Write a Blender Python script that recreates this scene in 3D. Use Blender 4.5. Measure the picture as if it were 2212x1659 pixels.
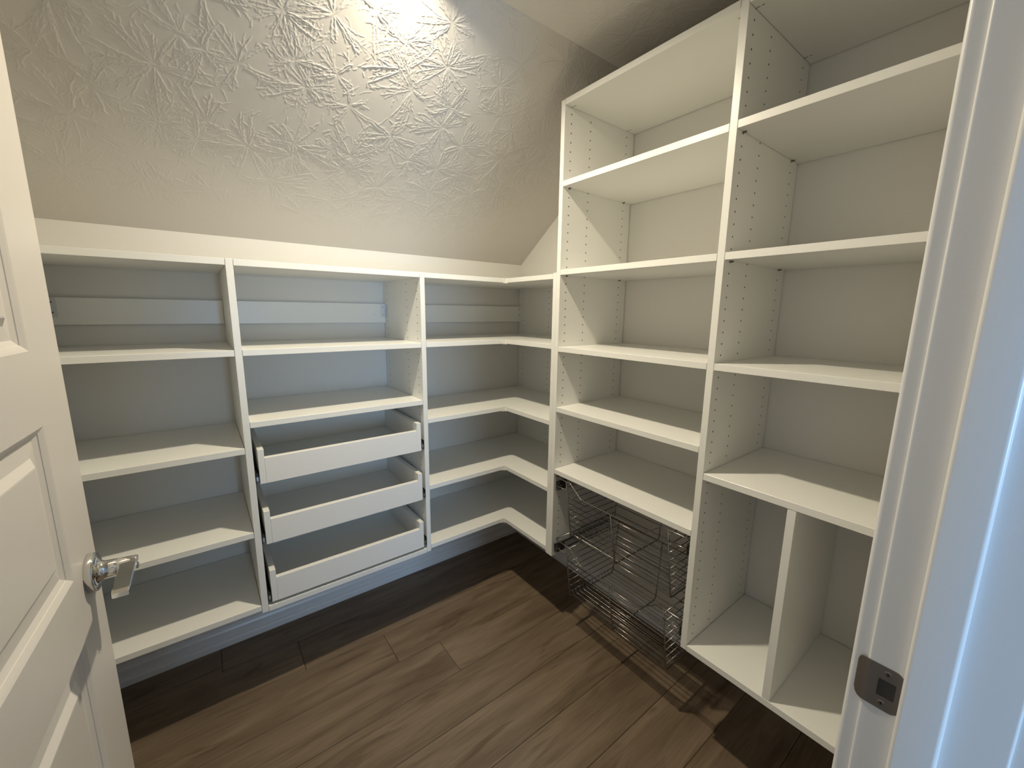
import bpy, math, random
import numpy as np
from mathutils import Vector, Matrix

random.seed(7)
rng = np.random.default_rng(11)
scene = bpy.context.scene
for o in list(bpy.data.objects):
    bpy.data.objects.remove(o)
COL = scene.collection

# ------------------------------------------------------------------ camera
CAM = Vector((-1.13588, -1.53906, 1.41292))
YAW, PITCH, ROLL = -0.6523906, -0.1756356, 0.0115400
FPX = 882.057
fw = Vector((-math.sin(YAW) * math.cos(PITCH), math.cos(YAW) * math.cos(PITCH), math.sin(PITCH)))
rt = Vector((math.cos(YAW), math.sin(YAW), 0))
up = rt.cross(fw)
r2 = rt * math.cos(ROLL) + up * math.sin(ROLL)
u2 = up * math.cos(ROLL) - rt * math.sin(ROLL)
cd = bpy.data.cameras.new('camera')
cam = bpy.data.objects.new('camera', cd)
COL.objects.link(cam)
m = Matrix.Identity(4)
for i in range(3):
    m[i][0], m[i][1], m[i][2], m[i][3] = r2[i], u2[i], -fw[i], CAM[i]
cam.matrix_world = m
cd.sensor_fit = 'HORIZONTAL'
cd.sensor_width = 36
cd.lens = FPX / 2212 * 36
cd.clip_start = 0.01
scene.camera = cam

# ------------------------------------------------------------------ world, lights, exposure
LAMP = (-0.617, -0.515, 2.2945)
w = bpy.data.worlds.new('sky')
scene.world = w
w.use_nodes = True
bg = w.node_tree.nodes['Background']
bg.inputs[0].default_value = (0.55, 0.75, 1.0, 1)
bg.inputs[1].default_value = 1.0

ld = bpy.data.lights.new('downlight_lamp', 'AREA')
ld.shape = 'DISK'
ld.size = 0.056
ld.energy = 18.2
ld.spread = math.radians(163)
ld.color = (1.0, 0.885, 0.665)
lo = bpy.data.objects.new('downlight_lamp', ld)
lo.location = LAMP
COL.objects.link(lo)

# hall daylight: inferred back window, plus an added side light for the jamb
for nm, size, size_y, energy, loc, rz in (
        ('window_daylight', 0.72, 1.05, 80.0, (-1.16, -4.19, 1.12), 0),
        ('window_daylight', 0.60, 1.30, 4.5, (-3.24, -2.16, 1.35), -90)):
    dl = bpy.data.lights.new(nm, 'AREA')
    dl.shape = 'RECTANGLE'
    dl.size, dl.size_y = size, size_y
    dl.energy = energy
    dl.color = (0.42, 0.67, 1.0)
    do = bpy.data.objects.new(nm, dl)
    do.location = loc
    do.rotation_euler = (math.radians(90), 0, math.radians(rz))
    COL.objects.link(do)

scene.view_settings.view_transform = 'Standard'
scene.view_settings.look = 'None'
scene.view_settings.gamma = 1.0
scene.view_settings.use_curve_mapping = False
scene.view_settings.exposure = 0.0
try:
    scene.cycles.max_bounces = 14
    scene.cycles.diffuse_bounces = 8
    scene.cycles.glossy_bounces = 6
    scene.cycles.caustics_reflective = False
    scene.cycles.caustics_refractive = False
    scene.cycles.sample_clamp_indirect = 4.0
except Exception:
    pass

# ------------------------------------------------------------------ materials
def new_mat(name):
    mt = bpy.data.materials.new(name)
    mt.use_nodes = True
    nt = mt.node_tree
    return mt, nt, nt.nodes['Principled BSDF']

def simple(name, col, rough=0.5, metal=0.0, spec=0.5, noise=0.0, nscale=200, bump=0.0):
    mt, nt, b = new_mat(name)
    b.inputs['Base Color'].default_value = (*col, 1)
    b.inputs['Roughness'].default_value = rough
    b.inputs['Metallic'].default_value = metal
    b.inputs['Specular IOR Level'].default_value = spec
    tc = nt.nodes.new('ShaderNodeTexCoord')
    if noise or bump:
        nz = nt.nodes.new('ShaderNodeTexNoise')
        nz.inputs['Scale'].default_value = nscale
        nz.inputs['Detail'].default_value = 4
        nt.links.new(tc.outputs['Object'], nz.inputs['Vector'])
        if noise:
            mx = nt.nodes.new('ShaderNodeMix')
            mx.data_type = 'RGBA'
            mx.inputs[6].default_value = (*[c * (1 - noise) for c in col], 1)
            mx.inputs[7].default_value = (*[min(1, c * (1 + noise)) for c in col], 1)
            nt.links.new(nz.outputs['Fac'], mx.inputs[0])
            nt.links.new(mx.outputs[2], b.inputs['Base Color'])
        if bump:
            bp = nt.nodes.new('ShaderNodeBump')
            bp.inputs['Strength'].default_value = bump
            bp.inputs['Distance'].default_value = 0.001
            nt.links.new(nz.outputs['Fac'], bp.inputs['Height'])
            nt.links.new(bp.outputs['Normal'], b.inputs['Normal'])
    return mt

M_MEL = simple('white_melamine', (0.78, 0.78, 0.755), 0.31, spec=0.5, noise=0.012, nscale=90)
M_EDGE = simple('white_edge_band', (0.775, 0.765, 0.75), 0.38, spec=0.4, noise=0.01, nscale=120)
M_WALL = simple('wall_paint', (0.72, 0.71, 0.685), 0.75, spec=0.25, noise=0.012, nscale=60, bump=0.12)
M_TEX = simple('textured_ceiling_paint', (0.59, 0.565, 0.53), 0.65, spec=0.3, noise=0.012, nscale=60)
M_TRIM = simple('trim_paint', (0.78, 0.775, 0.775), 0.30, spec=0.5, noise=0.01, nscale=400, bump=0.05)
M_DOOR = simple('door_paint', (0.635, 0.605, 0.575), 0.36, spec=0.5, noise=0.012, nscale=500, bump=0.10)
M_CHROME = simple('polished_chrome', (0.80, 0.79, 0.78), 0.07, metal=1.0, noise=0.01)
M_WIRE = simple('chrome_wire', (0.30, 0.285, 0.27), 0.25, metal=1.0, noise=0.02)
M_ZINC = simple('zinc_steel', (0.62, 0.63, 0.65), 0.35, metal=1.0, noise=0.03)
M_BRKT = simple('white_zinc_bracket', (0.66, 0.67, 0.68), 0.45, metal=0.35, noise=0.02)
M_SLIDE = simple('dark_slide_steel', (0.06, 0.055, 0.05), 0.4, metal=0.6, noise=0.05)
M_HOLE_SHADE = simple('drilled_hole', (0.025, 0.02, 0.015), 0.9, noise=0.05)  # dark colour stands in for the shade inside holes and slots
M_PIN = simple('shelf_pin_plastic', (0.16, 0.145, 0.12), 0.5, noise=0.05)
M_STRIKE = simple('strike_satin_nickel', (0.23, 0.20, 0.175), 0.45, metal=0.8, noise=0.06, nscale=300)
M_POCKET_SHADE = simple('latch_pocket', (0.05, 0.042, 0.036), 0.7, noise=0.1)  # dark colour stands in for the shade inside the latch opening
M_BRASS = simple('screw_steel', (0.45, 0.42, 0.38), 0.3, metal=1.0, noise=0.03)
M_WIN = simple('window_frame_white', (0.8, 0.8, 0.8), 0.4, noise=0.01)
M_HALLFLOOR = simple('hall_floor', (0.16, 0.12, 0.085), 0.5, noise=0.15, nscale=12)

def lens_mat():
    mt, nt, b = new_mat('lamp_lens')
    b.inputs['Base Color'].default_value = (0.9, 0.88, 0.8, 1)
    b.inputs['Emission Color'].default_value = (1.0, 0.86, 0.64, 1)
    b.inputs['Emission Strength'].default_value = 20
    return mt
M_LENS = lens_mat()

def glass_mat():
    mt, nt, b = new_mat('clear_glass')
    b.inputs['Base Color'].default_value = (1, 1, 1, 1)
    b.inputs['Roughness'].default_value = 0.0
    b.inputs['IOR'].default_value = 1.1
    b.inputs['Transmission Weight'].default_value = 1.0
    return mt
M_GLASS = glass_mat()

def wood_mat():
    mt, nt, b = new_mat('oak_look_plank')
    N, L = nt.nodes, nt.links
    tc = N.new('ShaderNodeTexCoord')
    oi = N.new('ShaderNodeObjectInfo')
    off = N.new('ShaderNodeVectorMath'); off.operation = 'SCALE'
    cmb = N.new('ShaderNodeCombineXYZ')
    L.new(oi.outputs['Random'], cmb.inputs[0]); L.new(oi.outputs['Random'], cmb.inputs[1]); L.new(oi.outputs['Random'], cmb.inputs[2])
    L.new(cmb.outputs[0], off.inputs[0]); off.inputs['Scale'].default_value = 37.0
    add = N.new('ShaderNodeVectorMath'); add.operation = 'ADD'
    L.new(tc.outputs['Object'], add.inputs[0]); L.new(off.outputs[0], add.inputs[1])
    # broad bands
    mp = N.new('ShaderNodeMapping'); mp.inputs['Scale'].default_value = (1.3, 9.0, 1)
    L.new(add.outputs[0], mp.inputs[0])
    n1 = N.new('ShaderNodeTexNoise'); n1.inputs['Scale'].default_value = 1.6; n1.inputs['Detail'].default_value = 5; n1.inputs['Distortion'].default_value = 0.6
    L.new(mp.outputs[0], n1.inputs['Vector'])
    # fine grain
    mp2 = N.new('ShaderNodeMapping'); mp2.inputs['Scale'].default_value = (5, 130, 1)
    L.new(add.outputs[0], mp2.inputs[0])
    n2 = N.new('ShaderNodeTexNoise'); n2.inputs['Scale'].default_value = 1.5; n2.inputs['Detail'].default_value = 4
    L.new(mp2.outputs[0], n2.inputs['Vector'])
    # dark streaks / knots
    mp3 = N.new('ShaderNodeMapping'); mp3.inputs['Scale'].default_value = (2.2, 15, 1)
    L.new(add.outputs[0], mp3.inputs[0])
    n3 = N.new('ShaderNodeTexNoise'); n3.inputs['Scale'].default_value = 1.3; n3.inputs['Detail'].default_value = 3; n3.inputs['Distortion'].default_value = 1.2
    L.new(mp3.outputs[0], n3.inputs['Vector'])
    r1 = N.new('ShaderNodeValToRGB')
    r1.color_ramp.elements[0].position = 0.30; r1.color_ramp.elements[0].color = (0.130, 0.091, 0.060, 1)
    r1.color_ramp.elements[1].position = 0.72; r1.color_ramp.elements[1].color = (0.232, 0.174, 0.120, 1)
    L.new(n1.outputs['Fac'], r1.inputs[0])
    mx = N.new('ShaderNodeMix'); mx.data_type = 'RGBA'; mx.blend_type = 'MULTIPLY'; mx.inputs[0].default_value = 1
    r2_ = N.new('ShaderNodeValToRGB')
    r2_.color_ramp.elements[0].position = 0.25; r2_.color_ramp.elements[0].color = (0.84, 0.82, 0.80, 1)
    r2_.color_ramp.elements[1].position = 0.65; r2_.color_ramp.elements[1].color = (1.05, 1.05, 1.05, 1)
    L.new(n2.outputs['Fac'], r2_.inputs[0])
    L.new(r1.outputs[0], mx.inputs[6]); L.new(r2_.outputs[0], mx.inputs[7])
    mx2 = N.new('ShaderNodeMix'); mx2.data_type = 'RGBA'; mx2.blend_type = 'MULTIPLY'; mx2.inputs[0].default_value = 1
    r3 = N.new('ShaderNodeValToRGB')
    r3.color_ramp.elements[0].position = 0.56; r3.color_ramp.elements[0].color = (1, 1, 1, 1)
    r3.color_ramp.elements[1].position = 0.78; r3.color_ramp.elements[1].color = (0.52, 0.46, 0.40, 1)
    L.new(n3.outputs['Fac'], r3.inputs[0])
    L.new(mx.outputs[2], mx2.inputs[6]); L.new(r3.outputs[0], mx2.inputs[7])
    # plank to plank tone
    mr = N.new('ShaderNodeMapRange'); mr.inputs['To Min'].default_value = 0.88; mr.inputs['To Max'].default_value = 1.10
    L.new(oi.outputs['Random'], mr.inputs['Value'])
    sc = N.new('ShaderNodeVectorMath'); sc.operation = 'SCALE'
    L.new(mx2.outputs[2], sc.inputs[0]); L.new(mr.outputs[0], sc.inputs['Scale'])
    L.new(sc.outputs[0], b.inputs['Base Color'])
    b.inputs['Roughness'].default_value = 0.5
    b.inputs['Specular IOR Level'].default_value = 0.3
    bp = N.new('ShaderNodeBump'); bp.inputs['Strength'].default_value = 0.15; bp.inputs['Distance'].default_value = 0.0006
    L.new(n2.outputs['Fac'], bp.inputs['Height']); L.new(bp.outputs[0], b.inputs['Normal'])
    return mt
M_WOOD = wood_mat()

# ------------------------------------------------------------------ helpers
WORLD = {}      # object name -> world origin (Vector)

class MB:
    def __init__(s):
        s.v = []; s.f = []
    def box(s, x0, x1, y0, y1, z0, z1):
        x0, x1 = min(x0, x1), max(x0, x1); y0, y1 = min(y0, y1), max(y0, y1); z0, z1 = min(z0, z1), max(z0, z1)
        b = len(s.v)
        s.v += [(x, y, z) for z in (z0, z1) for y in (y0, y1) for x in (x0, x1)]
        s.f += [tuple(b + i for i in q) for q in ((0, 2, 3, 1), (4, 5, 7, 6), (0, 1, 5, 4), (2, 6, 7, 3), (0, 4, 6, 2), (1, 3, 7, 5))]
        return s
    def cbox(s, x0, x1, y0, y1, z0, z1, c=0.001):
        """box with chamfered edges (three crossing slabs hull -> explicit chamfer)"""
        b = len(s.v)
        X = (x0, x0 + c, x1 - c, x1); Y = (y0, y0 + c, y1 - c, y1); Z = (z0, z0 + c, z1 - c, z1)
        idx = {}
        def V(i, j, k):
            key = (i, j, k)
            if key not in idx:
                idx[key] = len(s.v); s.v.append((X[i], Y[j], Z[k]))
            return idx[key]
        def Q(*a):
            s.f.append(tuple(V(*t) for t in a))
        Q((0,1,1),(0,1,2),(0,2,2),(0,2,1)); Q((3,1,1),(3,2,1),(3,2,2),(3,1,2))
        Q((1,0,1),(2,0,1),(2,0,2),(1,0,2)); Q((1,3,1),(1,3,2),(2,3,2),(2,3,1))
        Q((1,1,0),(1,2,0),(2,2,0),(2,1,0)); Q((1,1,3),(2,1,3),(2,2,3),(1,2,3))
        for (a, A) in ((1, 0), (2, 3)):
            for (e, E_) in ((1, 0), (2, 3)):
                fl = (A == 0) ^ (E_ == 0)
                def R(q):
                    s.f.append(tuple(V(*t) for t in (q if not fl else q[::-1])))
                R([(A,e,1),(a,E_,1),(a,E_,2),(A,e,2)][::-1] if A == 3 else [(A,e,2),(a,E_,2),(a,E_,1),(A,e,1)][::-1])
                R([(A,1,e),(A,2,e),(a,2,E_),(a,1,E_)])
                R([(1,A,e),(1,a,E_),(2,a,E_),(2,A,e)])
                for (g, G) in ((1, 0), (2, 3)):
                    s.f.append((V(A, e, g), V(a, E_, g), V(a, e, G)))
        return s
    def prism(s, pts, axis, a0, a1):
        """extrude 2-D polygon pts along axis (0,1,2); pts give the other two coords in order"""
        b = len(s.v); n = len(pts)
        for a in (a0, a1):
            for p in pts:
                q = list(p); q.insert(axis, a); s.v.append(tuple(q))
        s.f.append(tuple(b + i for i in range(n))[::-1]); s.f.append(tuple(b + n + i for i in range(n)))
        for i in range(n):
            j = (i + 1) % n
            s.f.append((b + i, b + j, b + n + j, b + n + i))
        return s
    def disc(s, c, nrm, r, n=8):
        nrm = Vector(nrm).normalized()
        a = nrm.orthogonal().normalized(); q = nrm.cross(a); b = len(s.v); c = Vector(c)
        for i in range(n):
            t = 2 * math.pi * i / n
            s.v.append(tuple(c + a * r * math.cos(t) + q * r * math.sin(t)))
        s.f.append(tuple(range(b, b + n)))
        return s
    def lathe(s, base, axis, prof, n=24):
        """prof: list of (dist along axis, radius)"""
        axis = Vector(axis).normalized(); a = axis.orthogonal().normalized(); q = axis.cross(a); base = Vector(base)
        b = len(s.v)
        for (d, r) in prof:
            for i in range(n):
                t = 2 * math.pi * i / n
                s.v.append(tuple(base + axis * d + (a * math.cos(t) + q * math.sin(t)) * r))
        for k in range(len(prof) - 1):
            for i in range(n):
                j = (i + 1) % n
                s.f.append((b + k * n + i, b + k * n + j, b + (k + 1) * n + j, b + (k + 1) * n + i))
        s.f.append(tuple(b + i for i in range(n))[::-1])
        e = b + (len(prof) - 1) * n
        s.f.append(tuple(e + i for i in range(n)))
        return s
    def tube(s, path, r, n=6):
        path = [Vector(p) for p in path]
        b = len(s.v); K = len(path); prev = None
        for i, p in enumerate(path):
            if i == 0: d = path[1] - p
            elif i == K - 1: d = p - path[i - 1]
            else: d = (path[i + 1] - p).normalized() + (p - path[i - 1]).normalized()
            d.normalize()
            if prev is None: a = d.orthogonal().normalized()
            else: a = (prev - d * prev.dot(d)).normalized()
            prev = a; q = d.cross(a)
            for k in range(n):
                t = 2 * math.pi * k / n
                s.v.append(tuple(p + (a * math.cos(t) + q * math.sin(t)) * r))
        for i in range(K - 1):
            for k in range(n):
                j = (k + 1) % n
                s.f.append((b + i * n + k, b + i * n + j, b + (i + 1) * n + j, b + (i + 1) * n + k))
        s.f.append(tuple(b + k for k in range(n))[::-1]); s.f.append(tuple(b + (K - 1) * n + k for k in range(n)))
        return s
    def build(s, name, mat, parent=None, smooth=False, origin=None, soft=None, **props):
        V = np.array(s.v, float)
        if origin is None:
            lo_, hi_ = V.min(0), V.max(0)
            origin = Vector(((lo_[0] + hi_[0]) / 2, (lo_[1] + hi_[1]) / 2, lo_[2]))
        origin = Vector(origin)
        me = bpy.data.meshes.new(name)
        me.from_pydata([tuple(Vector(v) - origin) for v in s.v], [], s.f)
        me.materials.append(mat)
        if smooth:
            me.polygons.foreach_set('use_smooth', [True] * len(me.polygons))
        if soft:
            me.polygons.foreach_set('use_smooth', [True] * len(me.polygons))
            me.set_sharp_from_angle(angle=math.radians(soft))
        me.update()
        o = bpy.data.objects.new(name, me)
        COL.objects.link(o)
        if parent is not None:
            o.parent = parent
            o.location = origin - WORLD[parent.name]
        else:
            o.location = origin
        WORLD[o.name] = origin
        for k, v in props.items():
            o[k] = v
        return o

def box(name, mat, parent, x0, x1, y0, y1, z0, z1, **props):
    return MB().box(x0, x1, y0, y1, z0, z1).build(name, mat, parent, **props)
def cbox(name, mat, parent, x0, x1, y0, y1, z0, z1, c=0.0006, **props):
    return MB().cbox(x0, x1, y0, y1, z0, z1, c).build(name, mat, parent, **props)
def thing(name, loc, label, cat, group=None):
    o = bpy.data.objects.new(name, None)
    o.empty_display_size = 0.05
    o.location = loc
    COL.objects.link(o)
    WORLD[o.name] = Vector(loc)
    o['label'] = label; o['category'] = cat
    if group: o['group'] = group
    return o
def struct(o, label=None):
    o['kind'] = 'structure'
    if label: o['label'] = label
    return o
def copy_tree(o, parent=None, delta=None):
    c = o.copy(); COL.objects.link(c)
    if parent is not None: c.parent = parent
    if delta is not None: c.location = o.location + Vector(delta)
    for ch in list(o.children):
        copy_tree(ch, c)
    return c

# ------------------------------------------------------------------ measured geometry
T = 0.0195                                   # board thickness
XA, XB = -1.0532, -0.4227                    # left faces of the two uprights, low unit
XL = -1.511                                  # inner face of far left end panel
XR = 0.3957                                  # inner face of right end panel
YBK = 0.4050                                 # back edge of low unit boards
YW = 0.4080                                  # back wall plane
XW = 0.4080                                  # right wall plane
XBK = 0.4048                                 # back edge of tall unit boards
XLW = -1.5400                                # left wall plane
YF, YF2 = -1.4600, -1.5780                   # front wall faces (closet side, hall side)
YC, YD, YV = -0.3512, -0.9606, -1.2003       # tall unit: right face of first upright, left face of second, left face of divider
YE = -1.4400                                 # inner face of last upright
ZTOP = 1.561
ZB = 0.3565
ZCEIL = 2.3020
ZS = 1.6802                                  # wall / slope line
YSL = -0.4300                                # slope / ceiling line
ZWALLTOP = 2.42

# ------------------------------------------------------------------ room shell
# floor and planks
fl = MB().box(XLW - 0.1, XW + 0.1, YF2 - 0.02, YW + 0.1, -0.12, -0.0125).build('floor', M_HALLFLOOR)
struct(fl)
pw = 0.1827
edges = [0.0605 + pw * k for k in range(-10, 4)]
joints = {0.0605: (-0.926,), -0.1222: (-0.616,), -0.3049: (-0.435,), -0.4876: (-1.19,), -0.6703: (-1.05,), -0.853: (-1.32,), -1.0357: (-0.75,), }
x_lo, x_hi = XLW, XW
for i in range(len(edges) - 1):
    y0, y1 = edges[i], edges[i + 1]
    y1 = min(y1, YW); y0 = max(y0, YF2)
    if y1 - y0 < 0.01: continue
    js = None
    for kk, vv in joints.items():
        if abs(kk - edges[i]) < 0.01: js = vv
    if js is None: js = (random.uniform(-1.3, 0.2),)
    xs = [x_lo] + list(js) + [x_hi]
    for a, b_ in zip(xs[:-1], xs[1:]):
        g = 0.0005
        mb = MB()
        c = 0.0017
        X0, X1, Y0, Y1 = a + g, b_ - g, y0 + g, y1 - g
        mb.v = [(X0, Y0, -0.012), (X1, Y0, -0.012), (X1, Y1, -0.012), (X0, Y1, -0.012),
                (X0, Y0, -c), (X1, Y0, -c), (X1, Y1, -c), (X0, Y1, -c),
                (X0 + c, Y0 + c, 0), (X1 - c, Y0 + c, 0), (X1 - c, Y1 - c, 0), (X0 + c, Y1 - c, 0)]
        mb.f = [(3, 2, 1, 0), (0, 1, 5, 4), (1, 2, 6, 5), (2, 3, 7, 6), (3, 0, 4, 7), (4, 5, 9, 8), (5, 6, 10, 9), (6, 7, 11, 10), (7, 4, 8, 11), (8, 9, 10, 11)]
        mb.build('plank', M_WOOD, fl)

struct(MB().box(XLW - 0.1, XW + 0.1, YW, YW + 0.1, -0.1, ZWALLTOP).build('wall_back', M_WALL))
struct(MB().box(XW, XW + 0.1, YF2, YW, -0.1, ZWALLTOP).build('wall_right', M_WALL))
struct(MB().box(XLW - 0.1, XLW, YF2, YW, -0.1, ZWALLTOP).build('wall_left', M_WALL))

# stomped (crow's foot) plaster relief
def stomp_height(nx, ny, res, spacing, amp, seed):
    g = np.random.default_rng(seed)
    H = np.zeros((ny, nx), np.float32)
    Wm, Hm = nx * res, ny * res
    px, py, ph = [], [], []
    cells = []
    for j in range(-1, int(Hm / spacing) + 2):
        for i in range(-1, int(Wm / spacing) + 2):
            cells.append(((i + 0.5 * (j % 2) + g.uniform(-.42, .42)) * spacing, (j * 0.9 + g.uniform(-.42, .42)) * spacing))
    def stroke(x0, y0, a, r0, r1, h, bend, wig):
        ln = r1 - r0
        cnt = int(ln / (res * 0.7)) + 2
        t = np.linspace(0, 1, cnt)
        k1, k2, p1, p2 = g.uniform(9, 16), g.uniform(25, 45), g.uniform(0, 6), g.uniform(0, 6)
        ang = a + bend * t
        rr = r0 + ln * t
        lat = wig * (np.sin(t * k1 * ln / 0.08 + p1) + 0.6 * np.sin(t * k2 * ln / 0.08 + p2)) * np.minimum(t * 4, 1)
        env = np.clip(np.minimum(t / .10, (1 - t) / .08), 0, 1) ** .6
        bead = 0.74 + 0.26 * np.sin(t * ln / 0.0075 * g.uniform(2, 4) + p2) * g.uniform(.2, 1) + g.normal(0, .08, cnt)
        px.append(x0 + rr * np.cos(ang) - lat * np.sin(ang)); py.append(y0 + rr * np.sin(ang) + lat * np.cos(ang))
        ph.append(np.maximum(h * env * bead, 0))
    for cx_, cy_ in cells:
        nl = g.integers(5, 9)                      # leaves of the stomp brush
        a = g.uniform(0, 6.28)
        for k in range(nl):
            a += 6.283 / nl * g.uniform(0.55, 1.45)
            wl = g.uniform(0.16, 0.34)             # half opening of the leaf
            L1 = g.uniform(0.050, 0.135)
            hh = amp * g.uniform(0.55, 1.1)
            m_ = g.integers(6, 13)
            for j in range(m_):
                q = g.uniform(-1, 1) if j > 1 else (-1, 1)[j]
                r0 = g.uniform(0.004, 0.030) if j > 1 else g.uniform(0.003, 0.014)
                r1 = L1 * (g.uniform(0.45, 1.0) if j > 1 else g.uniform(.8, 1.05))
                if r1 - r0 < 0.015: continue
                stroke(cx_, cy_, a + q * wl * g.uniform(.8, 1.1), r0, r1, hh * (g.uniform(.35, .85) if j > 1 else g.uniform(.8, 1.1)), -q * g.uniform(0.0, 0.35) if j < 2 else g.normal(0, .12), g.uniform(.0003, .0011))
            for j in range(g.integers(4, 11)):      # feathered cross ridges near the leaf tip
                rr = L1 * g.uniform(.4, 1.0); aa = a + g.uniform(-wl, wl)
                stroke(cx_ + rr * math.cos(aa), cy_ + rr * math.sin(aa), aa + g.choice((-1, 1)) * g.uniform(.5, 1.4), 0.0, g.uniform(.010, .028), hh * g.uniform(.35, .8), g.uniform(-.5, .5), .0005)
    for k in range(int(Wm * Hm * 260)):              # stray short marks between the stomps
        stroke(g.uniform(0, Wm), g.uniform(0, Hm), g.uniform(0, 6.28), 0.0, g.uniform(.010, .040), amp * g.uniform(.25, .6), g.uniform(-.6, .6), .0006)
    px, py, ph = np.concatenate(px) / res, np.concatenate(py) / res, np.concatenate(ph)
    ok = (px > 3) & (px < nx - 4) & (py > 3) & (py < ny - 4)
    px, py, ph = px[ok], py[ok], ph[ok]
    ix, iy = np.round(px).astype(int), np.round(py).astype(int)
    sg = max(0.00095, 0.62 * res) / res
    R = 3
    for dy in range(-R, R + 1):
        for dx in range(-R, R + 1):
            d2 = (ix + dx - px) ** 2 + (iy + dy - py) ** 2
            np.maximum.at(H, (iy + dy, ix + dx), (ph * np.exp(-d2 / (2 * sg * sg))).astype(np.float32))
    # gentle undulation
    lx = np.linspace(0, Wm, nx)[None, :]; ly = np.linspace(0, Hm, ny)[:, None]
    H += (0.00018 * np.sin(lx * 31 + 2.1 * np.sin(ly * 17)) * np.sin(ly * 37 + 1.7 * np.sin(lx * 23))).astype(np.float32)
    return H

def grid_obj(name, mat, org, eu, ev, nn, nx, ny, res, H):
    org, eu, ev, nn = (np.array(q, float) for q in (org, eu, ev, nn))
    iu = np.arange(nx) * res; iv = np.arange(ny) * res
    P = (org[None, None] + iu[None, :, None] * eu + iv[:, None, None] * ev + H[:, :, None] * nn).reshape(-1, 3)
    me = bpy.data.meshes.new(name)
    me.vertices.add(nx * ny)
    me.vertices.foreach_set('co', P.astype(np.float32).ravel())
    a = (np.arange(ny - 1)[:, None] * nx + np.arange(nx - 1)[None, :]).ravel()
    q = np.stack([a, a + 1, a + 1 + nx, a + nx], 1).astype(np.int32)
    nf = len(q)
    me.loops.add(nf * 4); me.polygons.add(nf)
    me.loops.foreach_set('vertex_index', q.ravel())
    me.polygons.foreach_set('loop_start', np.arange(0, nf * 4, 4, dtype=np.int32))
    me.polygons.foreach_set('loop_total', np.full(nf, 4, np.int32))
    me.polygons.foreach_set('use_smooth', np.ones(nf, bool))
    me.materials.append(mat)
    me.update(calc_edges=True); me.validate()
    o = bpy.data.objects.new(name, me)
    COL.objects.link(o)
    return o

sl_len = math.hypot(YW - YSL, ZCEIL - ZS)
ev = np.array([0, (YSL - YW) / sl_len, (ZCEIL - ZS) / sl_len])        # up the slope
nn = np.array([0, -ev[2], ev[1]])                                     # into the room
RES = 0.00145
X0S = XLW
nx = int((XW - X0S) / RES) + 2; ny = int(sl_len / RES) + 2
H = stomp_height(nx, ny, RES, 0.134, 0.0021, 5)
vv = np.arange(ny) * RES
fade = np.clip((vv - 0.10) / 0.30, 0, 1) ** 0.8
uu = X0S + np.arange(nx) * RES
fadx = np.clip((0.42 - uu) / 0.45, 0.25, 1)
H = H * (0.10 + 0.90 * fade)[:, None] * fadx[None, :]
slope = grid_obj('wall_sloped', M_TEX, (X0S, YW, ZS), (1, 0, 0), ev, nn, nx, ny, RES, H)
struct(slope)
# plain backing of the slope (also the part hidden behind the door)
sb = MB()
t_ = 0.03
yA, zA = YW, ZS; yB, zB_ = YSL, ZCEIL
sb.v = [(XLW, yA, zA + .0012), (XW, yA, zA + .0012), (XW, yB, zB_ + .0012), (XLW, yB, zB_ + .0012)]
sb.v += [(x, y + .03, z + .04) for x, y, z in sb.v]
sb.f = [(0, 1, 2, 3), (7, 6, 5, 4), (0, 4, 5, 1), (1, 5, 6, 2), (2, 6, 7, 3), (3, 7, 4, 0)]
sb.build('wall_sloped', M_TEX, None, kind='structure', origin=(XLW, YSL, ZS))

RC = 0.003
X0C = -0.85
nx2 = int((XW - X0C) / RC) + 2; ny2 = int((YSL - YF) / RC) + 2
H2 = stomp_height(nx2, ny2, RC, 0.14, 0.0016, 9)
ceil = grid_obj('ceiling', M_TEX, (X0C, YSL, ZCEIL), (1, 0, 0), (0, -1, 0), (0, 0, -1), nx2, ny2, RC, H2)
struct(ceil)
cb = MB().box(XLW - .1, XW + .1, YF2, YSL, ZCEIL + 0.0012, ZCEIL + 0.08)
cb.build('ceiling', M_TEX, None, kind='structure')

# front wall with the doorway
JR, JL = -0.516, -1.412                     # inner faces of the jambs
DH = 2.045
struct(MB().box(JR + .019, XW, YF2, YF, -0.1, ZWALLTOP).build('wall_front', M_WALL))
struct(MB().box(XLW - .1, JL - .019, YF2, YF, -0.1, ZWALLTOP).build('wall_front', M_WALL))
struct(MB().box(JL - .019, JR + .019, YF2, YF, DH + .019, ZWALLTOP).build('wall_front', M_WALL))

def round_rect(y0, y1, x0, x1, rad, seg=5, corners=(1, 1, 1, 1)):
    """polygon in (x,y) order for prism axis 2"""
    pts = []
    C_ = [(x1 - rad, y1 - rad, 0), (x0 + rad, y1 - rad, 90), (x0 + rad, y0 + rad, 180), (x1 - rad, y0 + rad, 270)]
    S_ = [(x1, y1), (x0, y1), (x0, y0), (x1, y0)]
    for k in range(4):
        if corners[k]:
            cx_, cy_, a0 = C_[k]
            for i in range(seg + 1):
                t = math.radians(a0 + 90 * i / seg)
                pts.append((cx_ + rad * math.cos(t), cy_ + rad * math.sin(t)))
        else:
            pts.append(S_[k])
    return pts

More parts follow.
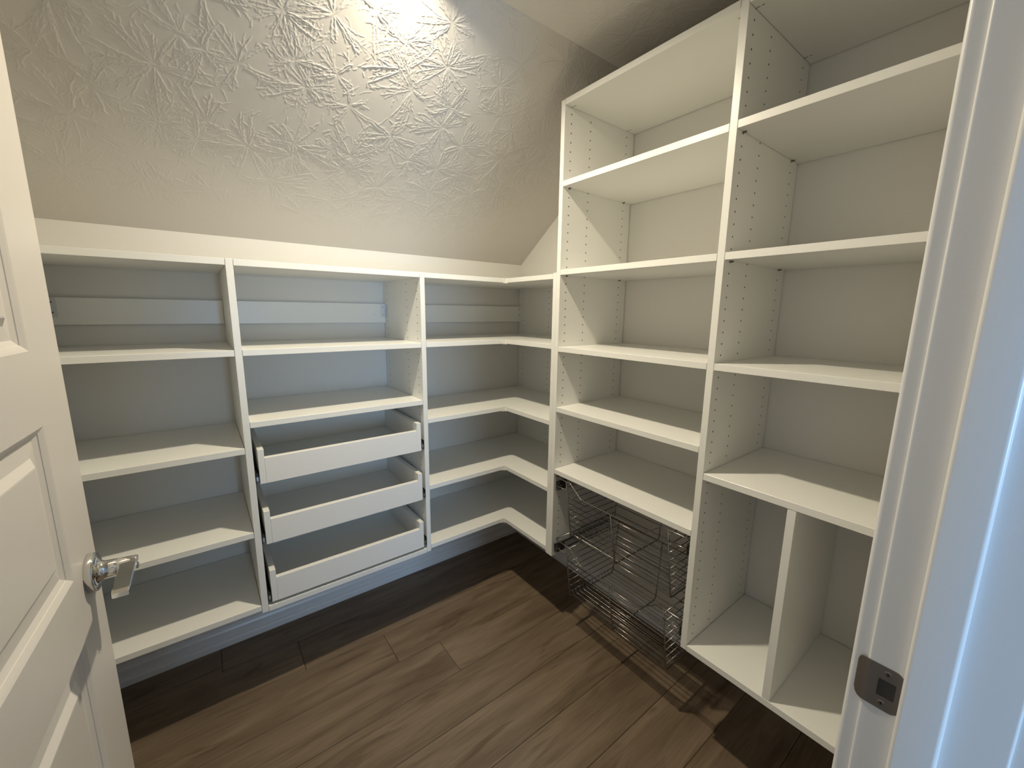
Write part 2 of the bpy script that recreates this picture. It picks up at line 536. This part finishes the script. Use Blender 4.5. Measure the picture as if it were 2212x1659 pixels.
def jamb(x_in, sgn):
    """door lining: board, stop and both casings; sgn=+1 right jamb"""
    t = thing_struct('trim_1' if sgn > 0 else 'trim_2', (x_in, YF, 0))
    xo = x_in + sgn * 0.019
    a, b = min(x_in, xo), max(x_in, xo)
    MB().prism(round_rect(YF2, YF, a, b, 0.0028), 2, 0, DH).build('jamb_board', M_TRIM, t, soft=30)
    xs = x_in - sgn * 0.0115
    a, b = min(x_in - sgn * -0.002, xs), max(x_in - sgn * -0.002, xs)
    MB().prism(round_rect(-1.5315, -1.4935, a, b, 0.0045, 9), 2, 0, DH).build('door_stop', M_TRIM, t, soft=30)
    xc0 = x_in + sgn * 0.0050; xc1 = x_in + sgn * 0.0640
    a, b = min(xc0, xc1), max(xc0, xc1)
    MB().prism(round_rect(YF, YF + 0.0165, a, b, 0.0050, 6, (1, 1, 0, 0)), 2, 0, DH + 0.06).build('casing', M_TRIM, t, soft=30)
    MB().prism(round_rect(YF2 - 0.0165, YF2, a, b, 0.0060, 6, (0, 0, 1, 1)), 2, 0, DH + 0.06).build('casing', M_TRIM, t, soft=30)
    return t
def thing_struct(name, loc):
    o = bpy.data.objects.new(name, None); o.empty_display_size = .05
    o.location = loc; COL.objects.link(o); WORLD[o.name] = Vector(loc); o['kind'] = 'structure'
    return o
jr = jamb(JR, 1)
jl = jamb(JL, -1)
hd = thing_struct('trim_3', ((JL + JR) / 2, YF, DH))
box('head_jamb', M_TRIM, hd, JL - .019, JR + .019, YF2, YF, DH, DH + .019)
box('casing', M_TRIM, hd, JL - .005, JR + .005, YF, YF + .0165, DH + .005, DH + .064)

# strike plate on the right jamb
def strike(parent):
    xf = JR - 0.0012
    y0, y1, z0, z1 = -1.4947, -1.4590, 0.9385, 0.9965
    hy0, hy1, hz0, hz1 = -1.4885, -1.4725, 0.9560, 0.9790
    mb = MB()
    def ring(y0, y1, z0, z1, rl, rh, n=5):
        pts = []
        for cy_, cz_, a0, r in ((y1 - rh, z1 - rh, 0, rh), (y0 + rl, z1 - rl, 90, rl), (y0 + rl, z0 + rl, 180, rl), (y1 - rh, z0 + rh, 270, rh)):
            for i in range(n + 1):
                t = math.radians(a0 + 90 * i / n); pts.append((cy_ + r * math.cos(t), cz_ + r * math.sin(t)))
        return pts
    yl = YF - 0.0034
    out = ring(y0, yl, z0, z1, 0.0095, 0.0001); inn = ring(hy0, hy1, hz0, hz1, 0.0015, 0.0015)
    n = len(out)
    for lay in (0, 1):
        for (y, z) in out: mb.v.append((xf + (0.0012 if lay else 0), y, z))
    for lay in (0, 1):
        for (y, z) in inn: mb.v.append((xf + (0.0011 if lay else 0), y, z))
    for i in range(n):
        j = (i + 1) % n
        mb.f.append((i, j, 2 * n + j, 2 * n + i))
        mb.f.append((j, i, n + i, n + j))
        mb.f.append((2 * n + i, 2 * n + j, 3 * n + j, 3 * n + i))
    # lip curling round the jamb edge
    NS = 8; b0 = len(mb.v)
    for k in range(NS + 1):
        q = k / NS
        yy = yl + 0.0125 * q
        xx = xf + 0.0052 * q * q
        ins = 0.0095 * (1 - math.sqrt(max(0, 1 - max(0, (q - .30) / .70) ** 2)))
        for dx in (0, 0.0011):
            mb.v.append((xx + dx, yy, z0 + ins)); mb.v.append((xx + dx, yy, z1 - ins))
    for k in range(NS):
        a_ = b0 + k * 4; c_ = a_ + 4
        mb.f += [(a_, a_ + 1, c_ + 1, c_), (a_ + 2, c_ + 2, c_ + 3, a_ + 3), (a_, c_, c_ + 2, a_ + 2), (a_ + 1, a_ + 3, c_ + 3, c_ + 1)]
    e_ = b0 + NS * 4
    mb.f.append((e_, e_ + 1, e_ + 3, e_ + 2))
    p = mb.build('strike_plate', M_STRIKE, parent, label='dark satin metal strike plate with two screws')
    MB().box(xf + .0007, xf + .0011, hy0 - .001, hy1 + .001, hz0 - .001, hz1 + .001).build('latch_hole', M_POCKET_SHADE, p)  # thin dark plate paints the depth of the opening; jamb is solid
    for (yy, zz) in ((-1.4800, 0.9882), (-1.4783, 0.9475)):
        sc = MB().lathe((xf + .0006, yy, zz), (-1, 0, 0), [(0, .0040), (.0009, .0040), (.0013, .0030)], 14)
        s_ = sc.build('screw', M_STRIKE, p)
        MB().box(xf - .0009, xf - .0006, yy - .0022, yy + .0022, zz - .0005, zz + .0005).box(xf - .0009, xf - .0006, yy - .0005, yy + .0005, zz - .0022, zz + .0022).build('screw_slot', M_HOLE_SHADE, p)
        # dark cross laid on the head paints the shade of the slot
    return p
strike(jr)

# baseboards with shoe moulding
def baseboard(name, axis):
    t = thing_struct(name, (0, 0, 0))
    if axis == 'x':
        MB().prism([(YW, 0), (YW - .0125, 0), (YW - .0125, .062), (YW - .009, .070), (YW - .006, .082), (YW, .084)], 0, XLW, XW - .0126).build('base_board', M_TRIM, t)
        q = [(YW - .0125, 0.0), (YW - .0125 - .0115, 0.0)] + [(YW - .0125 - .0115 * math.cos(a), .020 + .011 * math.sin(a)) for a in (0, .4, .8, 1.2, 1.57)]
        MB().prism(q, 0, XLW, XW - .024).build('shoe_moulding', M_TRIM, t)
    else:
        MB().prism([(XW, 0), (XW - .0125, 0), (XW - .0125, .062), (XW - .009, .070), (XW - .006, .082), (XW, .084)], 1, YF, YW).build('base_board', M_TRIM, t)
        q = [(XW - .0125, 0.0), (XW - .0125 - .0115, 0.0)] + [(XW - .0125 - .0115 * math.cos(a), .020 + .011 * math.sin(a)) for a in (0, .4, .8, 1.2, 1.57)]
        MB().prism(q, 1, YF, YW).build('shoe_moulding', M_TRIM, t)
baseboard('baseboard_back', 'x')
baseboard('baseboard_right', 'y')

# hall outside the doorway: floor, walls, a back window for the daylight and an added side one
HX0, HX1, HY = -3.3, 1.3, -4.25
struct(MB().box(HX0, HX1, HY, YF2 - .02, -0.12, 0).build('floor', M_HALLFLOOR))
struct(MB().box(HX0, HX1, HY, YF2, ZWALLTOP, ZWALLTOP + .1).build('ceiling', M_WALL))
struct(MB().box(HX1, HX1 + .1, HY, YF2, 0, ZWALLTOP).build('wall_hall_right', M_WALL))
struct(MB().box(HX0, XLW - .1, YF2 - .01, YF2 + .09, 0, ZWALLTOP).build('wall_hall_front', M_WALL))
struct(MB().box(XW + .1, HX1, YF2 - .01, YF2 + .09, 0, ZWALLTOP).build('wall_hall_front', M_WALL))
# unseen blocker added to narrow the back daylight to a patch by the drawers
struct(MB().box(HX0, -1.00, -2.78, -2.68, 0, ZWALLTOP).build('wall_hall_partition', M_WALL))
def window_wall(name, axis, f0, f1, a0, a1, w0, w1, wz0, wz1, idx):
    mb = MB()
    for (p0, p1, q0, q1) in ((a0, w0, 0, ZWALLTOP), (w1, a1, 0, ZWALLTOP), (w0, w1, 0, wz0), (w0, w1, wz1, ZWALLTOP)):
        if axis == 1: mb.box(p0, p1, f0, f1, q0, q1)
        else: mb.box(f0, f1, p0, p1, q0, q1)
    struct(mb.build(name, M_WALL))
    fm = f0 + 0.02
    wn = thing_struct('window_%d' % idx, (((w0 + w1) / 2, fm, wz0) if axis == 1 else (fm, (w0 + w1) / 2, wz0)))
    for (p0, p1, q0, q1) in ((w0, w0 + .05, wz0, wz1), (w1 - .05, w1, wz0, wz1), (w0 + .05, w1 - .05, wz0, wz0 + .05), (w0 + .05, w1 - .05, wz1 - .05, wz1)):
        if axis == 1: box('window_frame', M_WIN, wn, p0, p1, fm, fm + .04, q0, q1)
        else: box('window_frame', M_WIN, wn, fm, fm + .04, p0, p1, q0, q1)
    if axis == 1: box('pane', M_GLASS, wn, w0 + .05, w1 - .05, fm + .015, fm + .02, wz0 + .05, wz1 - .05)
    else: box('pane', M_GLASS, wn, fm + .015, fm + .02, w0 + .05, w1 - .05, wz0 + .05, wz1 - .05)
window_wall('wall_hall_back', 1, HY - .1, HY, HX0, HX1, -1.57, -0.75, 0.54, 1.70, 1)
window_wall('wall_hall_left', 0, HX0 - .1, HX0, HY, YF2, -2.52, -1.80, 0.64, 2.06, 2)  # side window is added, out of view, to put cool light on the jamb

# ------------------------------------------------------------------ ceiling downlight (just above the frame)
cl = thing('recessed_downlight', (LAMP[0], LAMP[1], ZCEIL), 'small round recessed downlight in the flat ceiling by the slope', 'ceiling light')
MB().lathe((LAMP[0], LAMP[1], ZCEIL - 0.001), (0, 0, -1), [(-.02, .036), (0.002, .036), (.0045, .040), (.0045, .0445), (.002, .047), (-.02, .047)], 32).build('trim_ring', M_WIN, cl)
MB().lathe((LAMP[0], LAMP[1], ZCEIL + 0.002), (0, 0, -1), [(0, .0358), (.0050, .0358)], 32).build('lens', M_LENS, cl)

# ------------------------------------------------------------------ door
def door():
    az = math.radians(-10.7); dr = math.radians(3.15)
    E = Vector((CAM.x + math.sin(az), CAM.y + math.cos(az), 0))
    u = Vector((math.sin(dr), math.cos(dr), 0)); n = Vector((math.cos(dr), -math.sin(dr), 0))
    Wd, Th, Z0, Z1 = 0.890, 0.035, 0.010, 2.035
    def P(s, z, d):       # s from the latch edge (negative towards hinge), d out of the visible face
        return tuple(E + u * s + n * d + Vector((0, 0, z)))
    mb = MB()
    def quad(a, b, c, d):
        k = len(mb.v); mb.v += [a, b, c, d]; mb.f.append((k, k + 1, k + 2, k + 3))
    sl, sr = -Wd + 0.120, -0.120
    panels = [(1.707 + .000, 1.949), (1.3505, 1.599), (0.9935, 1.2425), (0.6365, 0.8855), (0.2795, 0.5285)]
    for side in (0, 1):
        d0 = 0.0 if side == 0 else -Th
        sg = 1 if side == 0 else -1
        def R(s0, s1, z0, z1):
            q = [P(s0, z0, d0), P(s1, z0, d0), P(s1, z1, d0), P(s0, z1, d0)]
            quad(*(q[::-1] if side == 0 else q))
        rr = 0.003
        R(-Wd, sl, Z0, Z1); R(sr, -rr, Z0, Z1)
        zz = Z1
        for (a, b) in panels:
            R(sl, sr, b, zz); zz = a
        R(sl, sr, Z0, zz)
        prof = [(0, 0), (.003, -.0014), (.0085, -.0046), (.0090, -.0058), (.0150, -.0088), (.0165, -.0095), (.036, -.0080), (.0375, -.0072), (.047, -.0015), (.049, -.0012)]
        for (a, b) in panels:
            rings = []
            for (o, d) in prof:
                dd = d0 + sg * d
                rings.append([P(sl + o, a + o, dd), P(sr - o, a + o, dd), P(sr - o, b - o, dd), P(sl + o, b - o, dd)])
            for k in range(len(prof) - 1):
                for i in range(4):
                    j = (i + 1) % 4
                    q = [rings[k][i], rings[k][j], rings[k + 1][j], rings[k + 1][i]]
                    quad(*(q[::-1] if side == 0 else q))
            q = rings[-1]
            quad(*(q[::-1] if side == 0 else q))
    # edges (latch edge eased)
    rr = 0.003
    quad(P(-rr, Z0, 0), P(-rr, Z1, 0), P(-.0009, Z1, -.0009), P(-.0009, Z0, -.0009))
    quad(P(-.0009, Z0, -.0009), P(-.0009, Z1, -.0009), P(0, Z1, -rr), P(0, Z0, -rr))
    quad(P(0, Z0, -rr), P(0, Z1, -rr), P(0, Z1, -Th), P(0, Z0, -Th))
    quad(P(-rr, Z0, -Th), P(-rr, Z1, -Th), P(0, Z1, -Th), P(0, Z0, -Th))
    quad(P(-Wd, Z0, -Th), P(-Wd, Z1, -Th), P(-Wd, Z1, 0), P(-Wd, Z0, 0))
    quad(P(-Wd, Z1, -Th), P(0, Z1, -Th), P(0, Z1, 0), P(-Wd, Z1, 0))
    quad(P(-Wd, Z0, 0), P(0, Z0, 0), P(0, Z0, -Th), P(-Wd, Z0, -Th))
    dn = mb.build('door_1', M_DOOR, None, origin=E + u * (-Wd), label='white panelled interior door standing open')
    struct(dn)
    # handle
    zc, sc = 0.9675, -0.0520
    base = E + u * sc + Vector((0, 0, zc))
    ro = MB().lathe(base, n, [(0, .0325), (.0098, .0325), (.0104, .0323), (.0109, .0316), (.0110, .0300), (.0112, .0265), (.0122, .0220), (.0145, .0180), (.0175, .0158), (.0215, .0144), (.0335, .0135), (.0350, .0138), (.0358, .0120), (.0366, .0120)], 40)
    hnd = ro.build('door_handle', M_CHROME, dn, smooth=True, origin=base, label='polished chrome lever handle')
    for e in hnd.data.edges: pass
    # stem
    MB().lathe(base + n * .0366, n, [(0, .0122), (.0005, .0128), (.0245, .0118), (.0260, .0110)], 32).build('stem', M_CHROME, hnd, smooth=True)
    # flat blade running back towards the hinge
    lv = MB()
    secs = []
    Ln = 0.104
    for k in range(13):
        t = k / 12
        s = 0.0112 - t * (Ln + 0.0112)
        lo_, hi_ = 0.0400, 0.0620
        th = 0.0045 + 0.0004 * t
        zz = 0.004 - 0.002 * t
        if k == 0: lo_ += .002; hi_ -= .002; th -= .0015
        if k == 12: lo_ += .001; hi_ -= .001; th -= .001
        c = 0.0012
        ring = []
        for (d, z) in ((lo_, -th + c), (lo_ + c, -th), (hi_ - c, -th), (hi_, -th + c), (hi_, th - c), (hi_ - c, th), (lo_ + c, th), (lo_, th - c)):
            ring.append(tuple(base + n * (d + .0060 * max(0, t - .1)) + u * s + Vector((0, 0, z + zz))))
        secs.append(ring)
    for r_ in secs: lv.v += r_
    for k in range(12):
        for i in range(8):
            j = (i + 1) % 8
            lv.f.append((k * 8 + i, (k + 1) * 8 + i, (k + 1) * 8 + j, k * 8 + j))
    lv.f.append(tuple(range(8))); lv.f.append(tuple(12 * 8 + i for i in range(8))[::-1])
    lv.build('lever', M_CHROME, hnd)
    # latch bolt in the edge
    MB().box(0, 0.010, -.006, .006, -.010, .010)
    return dn
door()

# ------------------------------------------------------------------ low shelving unit on the back wall
def holes(parent, axis, face, sign, cols, z0, z1, name='shelf_pin_holes'):
    """rows of drilled holes on a board face; axis = axis of the face normal"""
    mb = MB()
    z = 1.5217 - 0.032 * math.floor((1.5217 - z0 - 0.02) / 0.032)
    while z < z1 - 0.02:
        for c in cols:
            p = (face + sign * 0.00025, c, z) if axis == 0 else (c, face + sign * 0.00025, z)
            nn_ = (sign, 0, 0) if axis == 0 else (0, sign, 0)
            mb.disc(p, nn_, 0.0026, 8)
        z += 0.032
    return mb.build(name, M_HOLE_SHADE, parent, kind='stuff')

low = thing('low_shelving_unit', (-0.56, 0.2, ZB), 'low white wall-hung shelving unit with three bays along the back wall under the sloped ceiling', 'shelving unit')
for x0 in (XL - T, XA, XB):
    p = cbox('upright_panel', M_MEL, low, x0, x0 + T, 0, YBK, ZB, ZTOP + 0.001)
    if x0 == XB:
        holes(p, 0, XB, -1, (0.0354, 0.1378, 0.3622), ZB, ZTOP)
p = cbox('upright_panel', M_MEL, low, XR, XR + 0.0115, 0, YBK, ZB, ZTOP)
holes(p, 0, XR, -1, (0.0354, 0.1419, 0.3635), ZB, ZTOP)
ZL1 = (ZTOP, 1.2838, 0.9625, 0.6643, 0.3860)
ZL2 = (ZTOP, 1.2838, 1.0470, 0.3740)
ZL3 = (ZTOP, 1.2842, 0.9635, 0.6650, 0.3865)
G = 0.0010
for zs, x0, x1 in ((ZL1, XL, XA), (ZL2, XA + T, XB), (ZL3, XB + T, XR)):
    for z in zs:
        cbox('shelf', M_MEL, low, x0 + G, x1 - G, 0.0, YBK, z - T, z)
    r_ = cbox('hanging_rail', M_MEL, low, x0 + G, x1 - G, 0.3885, YBK, 1.3545, 1.4415)
    # zinc angle brackets at both ends of the rail
    for (xe, sg) in (((x0 + G, 1),) if x0 == XL else ((x1 - G, -1),)):
        b_ = MB()
        b_.box(xe, xe + sg * .0215, .3870, .3884, 1.379, 1.440)
        b_.box(xe, xe + sg * .0015, .3600, .3884, 1.379, 1.440)
        b2 = b_.build('angle_bracket', M_BRKT if x0 != XB + T else M_MEL, r_)
        for zc_ in (1.4259, 1.3933):
            MB().lathe((xe + sg * .0108, .3870, zc_), (0, -1, 0), [(0, .0030), (.0008, .0028), (.0012, .0018)], 12).build('screw', M_BRASS if x0 == XA + T else M_PIN, b2)
    if x1 != XR: MB().lathe(((XL + .0495) if x0 == XL else (x1 - .0495), .3885, 1.3977), (0, -1, 0), [(0, .0065), (.0012, .0062), (.0018, .0040)], 16).build('screw_cap', M_MEL, r_)

# drawers in the middle bay
DX0, DX1 = -1.0205, -0.4362
st = 0.0185
def drawer(z0):
    z1 = z0 + 0.1205
    bottom = cbox('drawer', M_MEL, low, DX0 + st, DX1 - st, st, 0.388, z0 + .012, z0 + .0235)
    cbox('side_panel', M_MEL, bottom, DX0, DX0 + st, 0.001, 0.388, z0, z1)
    cbox('side_panel', M_MEL, bottom, DX1 - st, DX1, 0.001, 0.388, z0, z1)
    cbox('front_panel', M_EDGE, bottom, DX0 + st, DX1 - st, 0.0, st, z0, z0 + .0895)
    cbox('back_panel', M_MEL, bottom, DX0 + st, DX1 - st, .370, 0.388, z0 + .0235, z1)
    for (xa, xb_) in ((XA + T, DX0), (DX1, XB)):
        s = MB()
        xm = (xa + xb_) / 2
        s.box(xa + .0003, xa + .0020, .004, .380, z0 + .002, z0 + .047)
        s.box(xb_ - .0020, xb_ - .0003, .002, .380, z0 + .004, z0 + .043)
        s.box(xm - .0030, xm + .0030, .006, .380, z0 + .010, z0 + .038)
        s.box(xa + .0020, xm - .0030, .008, .380, z0 + .002, z0 + .010)
        s.box(xa + .0020, xm - .0030, .008, .380, z0 + .038, z0 + .047)
        s.build('drawer_slide', M_SLIDE, bottom)
        c_ = MB().box(xm - .0032, xm + .0032, .0025, .0065, z0 + .012, z0 + .026)
        c_.build('slide_stop', M_ZINC, bottom)
for z0 in (0.8300, 0.6085, 0.3855):
    drawer(z0)

# ------------------------------------------------------------------ corner return shelves along the right wall
ZC = (ZTOP, 1.2842, 0.9635, 0.6650, 0.3865)
YCL = YC + 2 * T
cor = thing('corner_shelving_unit', (0.2, -0.16, ZB), 'short white corner shelving unit joining the low unit to the tall unit', 'shelving unit')
cbox('upright_panel', M_MEL, cor, 0, XBK, YC + T + .0004, YCL, ZB, ZTOP + 0.004)
for z in ZC:
    s = cbox('shelf', M_MEL, cor, 0.0, XBK, YCL + .0006, -0.0008, z - T, z)
    cn = MB().prism([(-.0165, -.0032), (-.0032, -.0032), (-.0032, -.0120), (-.0002, -.0120), (-.0002, -.0002), (-.0165, -.0002)], 2, z - T - .0022, z + .0006)
    cn.build('corner_connector', M_EDGE, s)

# ------------------------------------------------------------------ tall shelving unit
tall = thing('tall_shelving_unit', (0.2, -0.9, ZB), 'tall white wall-hung shelving unit with two bays on the right wall', 'shelving unit')
ZTT = 2.1725
up_c = cbox('upright_panel', M_MEL, tall, 0, XBK, YC, YC + T, ZB, ZTT - .001)
holes(up_c, 1, YC, -1, (0.0339, 0.1379, 0.3558), ZB, ZTT)
up_d = cbox('upright_panel', M_MEL, tall, 0, XBK, YD - T, YD, ZB, ZTT + .006)
holes(up_d, 1, YD - T, -1, (0.0325, 0.1350, 0.3560), ZB, ZTT)
up_e = cbox('upright_panel', M_MEL, tall, 0, XBK, YE - T, YE, ZB, ZTT + .006)
ZS_ = (ZTT, 1.8950, 1.5740, 1.2765, 1.0292, 0.7614)
ZT_ = (ZTT + .002, 1.8965, 1.5747, 1.2765, 0.9521, 0.3750)
def cams(parent, ya, yb_, z):
    for x in (0.0335, 0.3560):
        for (y, sg) in ((ya, -1), (yb_, 1)):
            MB().box(x - .0012, x + .0012, y + sg * .0004, y + sg * .0110, z - .0005, z - .0001).box(x - .0012, x + .0012, y + sg * .0150, y + sg * .0210, z - .0005, z - .0001).build('cam_fastener', M_PIN, parent)
def pins(parent, ya, yb_, z):
    for x in (0.0335, 0.3560):
        for (y, sg) in ((ya, -1), (yb_, 1)):
            pb = MB()
            pb.lathe((x, y + sg * .0004, z - .0024), (0, sg, 0), [(0, .0034), (.0010, .0034), (.0012, .0023), (.0085, .0023), (.0090, .0018)], 10)
            pb.build('shelf_pin', M_PIN, parent)
for k, z in enumerate(ZS_):
    s = cbox('shelf', M_MEL, tall, 0.0, XBK, YD + G, YC - G, z - T, z)
    (cams if k == 0 else pins)(s, YC, YD, z - T)
for k, z in enumerate(ZT_):
    s = cbox('shelf', M_MEL, tall, 0.0, XBK, YE + G, YD - T - G, z - T, z)
    if k < 5: (cams if k == 0 else pins)(s, YD - T, YE, z - T)
cbox('divider_panel', M_MEL, tall, 0.0008, XBK, YV - T, YV, 0.3750 + G, 0.9521 - T - G)

# ------------------------------------------------------------------ wire baskets
def basket(zr, label):
    """zr: height of the top of the front rim"""
    yc = -0.6558
    t = thing('wire_basket', (0.17, yc, zr - 0.265), label, 'basket', 'pull-out wire baskets')
    xf, xfb, xbk, xbb = 0.003, 0.045, 0.352, 0.330       # front top, front bottom, back top, back bottom
    ht, hb = 0.2305, 0.2345                              # half widths of the body top/bottom
    zd = zr - 0.047                                      # dip of the rim
    zb = zr - 0.262                                      # bottom
    # rim: front profile, side returns, back
    def rim_path(s):
        pass
    rim = MB()
    xs = xf - 0.003
    fr = [(xs + .020, yc + .2935, zr), (xs + .004, yc + .292, zr), (xs, yc + .286, zr), (xs, yc + .2095, zr), (xs, yc + .203, zr - .004), (xs, yc + .150, zd + .003), (xs, yc + .143, zd),
          (xs, yc - .143, zd), (xs, yc - .150, zd + .003), (xs, yc - .203, zr - .004), (xs, yc - .2095, zr), (xs, yc - .286, zr), (xs + .004, yc - .292, zr), (xs + .020, yc - .2935, zr)]
    rim.tube(fr, 0.0024, 8)
    rim.build('front_rim', M_WIRE, t, smooth=True)
    for sg in (1, -1):
        r1 = MB()
        r1.tube([(xs + .020, yc + sg * .2935, zr), (xbk, yc + sg * .2935, zr)], 0.0024, 8)
        r1.tube([(xs + .002, yc + sg * ht, zr - .038), (xs + .002, yc + sg * .284, zr - .038), (xs + .006, yc + sg * .2895, zr - .038), (xs + .03, yc + sg * .2900, zr - .038)], 0.0020, 8)
        r1.tube([(.10, yc + sg * ht, zr - .02), (.10, yc + sg * .2935, zr)], 0.0018, 6)
        r1.tube([(.30, yc + sg * ht, zr - .02), (.30, yc + sg * .2935, zr)], 0.0018, 6)
        r1.tube([(xs + .006, yc + sg * ht, zr - .0200), (xbk, yc + sg * ht, zr - .0200)], 0.0020, 6)
        r1.build('side_rail', M_WIRE, t, smooth=True)
    br = MB().tube([(xbk, yc + .2935, zr), (xbk, yc - .2935, zr)], 0.0024, 8)
    br.build('back_rim', M_WIRE, t, smooth=True)
    # three heavy ribs: down the front, along the bottom, up the back
    for f in (1, 0, -1):
        rb = MB()
        yt, yb_ = yc + f * ht, yc + f * hb
        zt = zr if f else zd
        rb.tube([(xs, yt, zt), (xfb - .003, yb_, zb + .006), (xfb, yb_, zb + .001), (xfb + .006, yb_, zb), (xbb - .010, yb_, zb), (xbb, yb_, zb + .003), (xbb + .004, yb_, zb + .012), (xbk, yt, zr)], 0.0026, 8)
        rb.build('rib', M_WIRE, t, smooth=True)
    def lerp(a, b, q): return a + (b - a) * q
    fg = MB()
    NL = 8
    for k in range(NL):
        q = 0.285 + 0.715 * k / (NL - 1) if True else 0
        z = lerp(zr, zb, q); x = lerp(xf, xfb, q); hw = lerp(ht, hb, q)
        fg.tube([(x + .002, yc - hw, z), (x + .002, yc + hw, z)], 0.0015, 6)
    fg.build('front_wires', M_WIRE, t, smooth=True)
    for sg in (1, -1):
        sgm = MB()
        for k in range(1, 8):
            q = 0.10 + 0.80 * k / 7
            z = lerp(zr, zb, q); x0 = lerp(xf, xfb, q); x1 = lerp(xbk, xbb, q); hw = lerp(ht, hb, q)
            sgm.tube([(x0, yc + sg * hw, z), (x1, yc + sg * hw, z)], 0.0015, 6)
        sgm.build('side_wires', M_WIRE, t, smooth=True)
    bk = MB()
    for k in range(6):
        q = 0.12 + 0.80 * k / 5
        z = lerp(zr, zb, q); x = lerp(xbk, xbb, q); hw = lerp(ht, hb, q)
        bk.tube([(x - .002, yc - hw, z), (x - .002, yc + hw, z)], 0.0015, 6)
    bk.build('back_wires', M_WIRE, t, smooth=True)
    bt = MB()
    n = 13
    for k in range(n):
        x = lerp(xfb + .014, xbb - .012, k / (n - 1))
        e = 0.022
        bt.tube([(x, yc - hb, zb + .0045 + e), (x, yc - hb, zb + .012), (x, yc - hb + .007, zb + .0045), (x, yc + hb - .007, zb + .0045), (x, yc + hb, zb + .012), (x, yc + hb, zb + .0045 + e)], 0.0015, 6)
    bt.build('bottom_wires', M_WIRE, t, smooth=True)
    # slides on the uprights
    for (yf, sg) in ((YC, -1), (YD, 1)):
        s = MB()
        z1 = zr - .022; z0 = z1 - .0445
        s.box(.012, .385, yf + sg * .0003, yf + sg * .0020, z0, z1)
        s.box(.012, .385, yf + sg * .0020, yf + sg * .0110, z1 - .0018, z1)
        s.box(.012, .385, yf + sg * .0020, yf + sg * .0110, z0, z0 + .0018)
        s.box(.020, .380, yf + sg * .0060, yf + sg * .0118, z0 + .011, z1 - .011)
        sl_ = s.build('basket_slide', M_ZINC, t)
        b_ = MB().box(.016, .062, yf + sg * .0118, yf + sg * .0160, z0 + .004, z1 - .004)
        if sg < 0: b_.box(.016, .020, yf + sg * .0160, yf + sg * .0225, z0 + .008, z1 - .002)
        b_.build('slide_clip', M_SLIDE, sl_)
        c_ = MB().lathe((.030, yf + sg * .0160, (z0 + z1) / 2), (0, sg, 0), [(0, .004), (.002, .004), (.003, .003)], 10)
        c_.build('screw', M_BRASS, sl_)
    return t
b1 = basket(0.7300, 'upper chrome wire basket on slides under the shelf of the tall unit')
b2 = copy_tree(b1, None, (0.011, 0, -0.2900))
for ch in b2.children:            # the slides stay on the same hole line of the uprights
    if ch.name.startswith('basket_slide'):
        ch.location.x -= 0.011
b2['label'] = 'lower chrome wire basket hanging just above the floor in the tall unit'
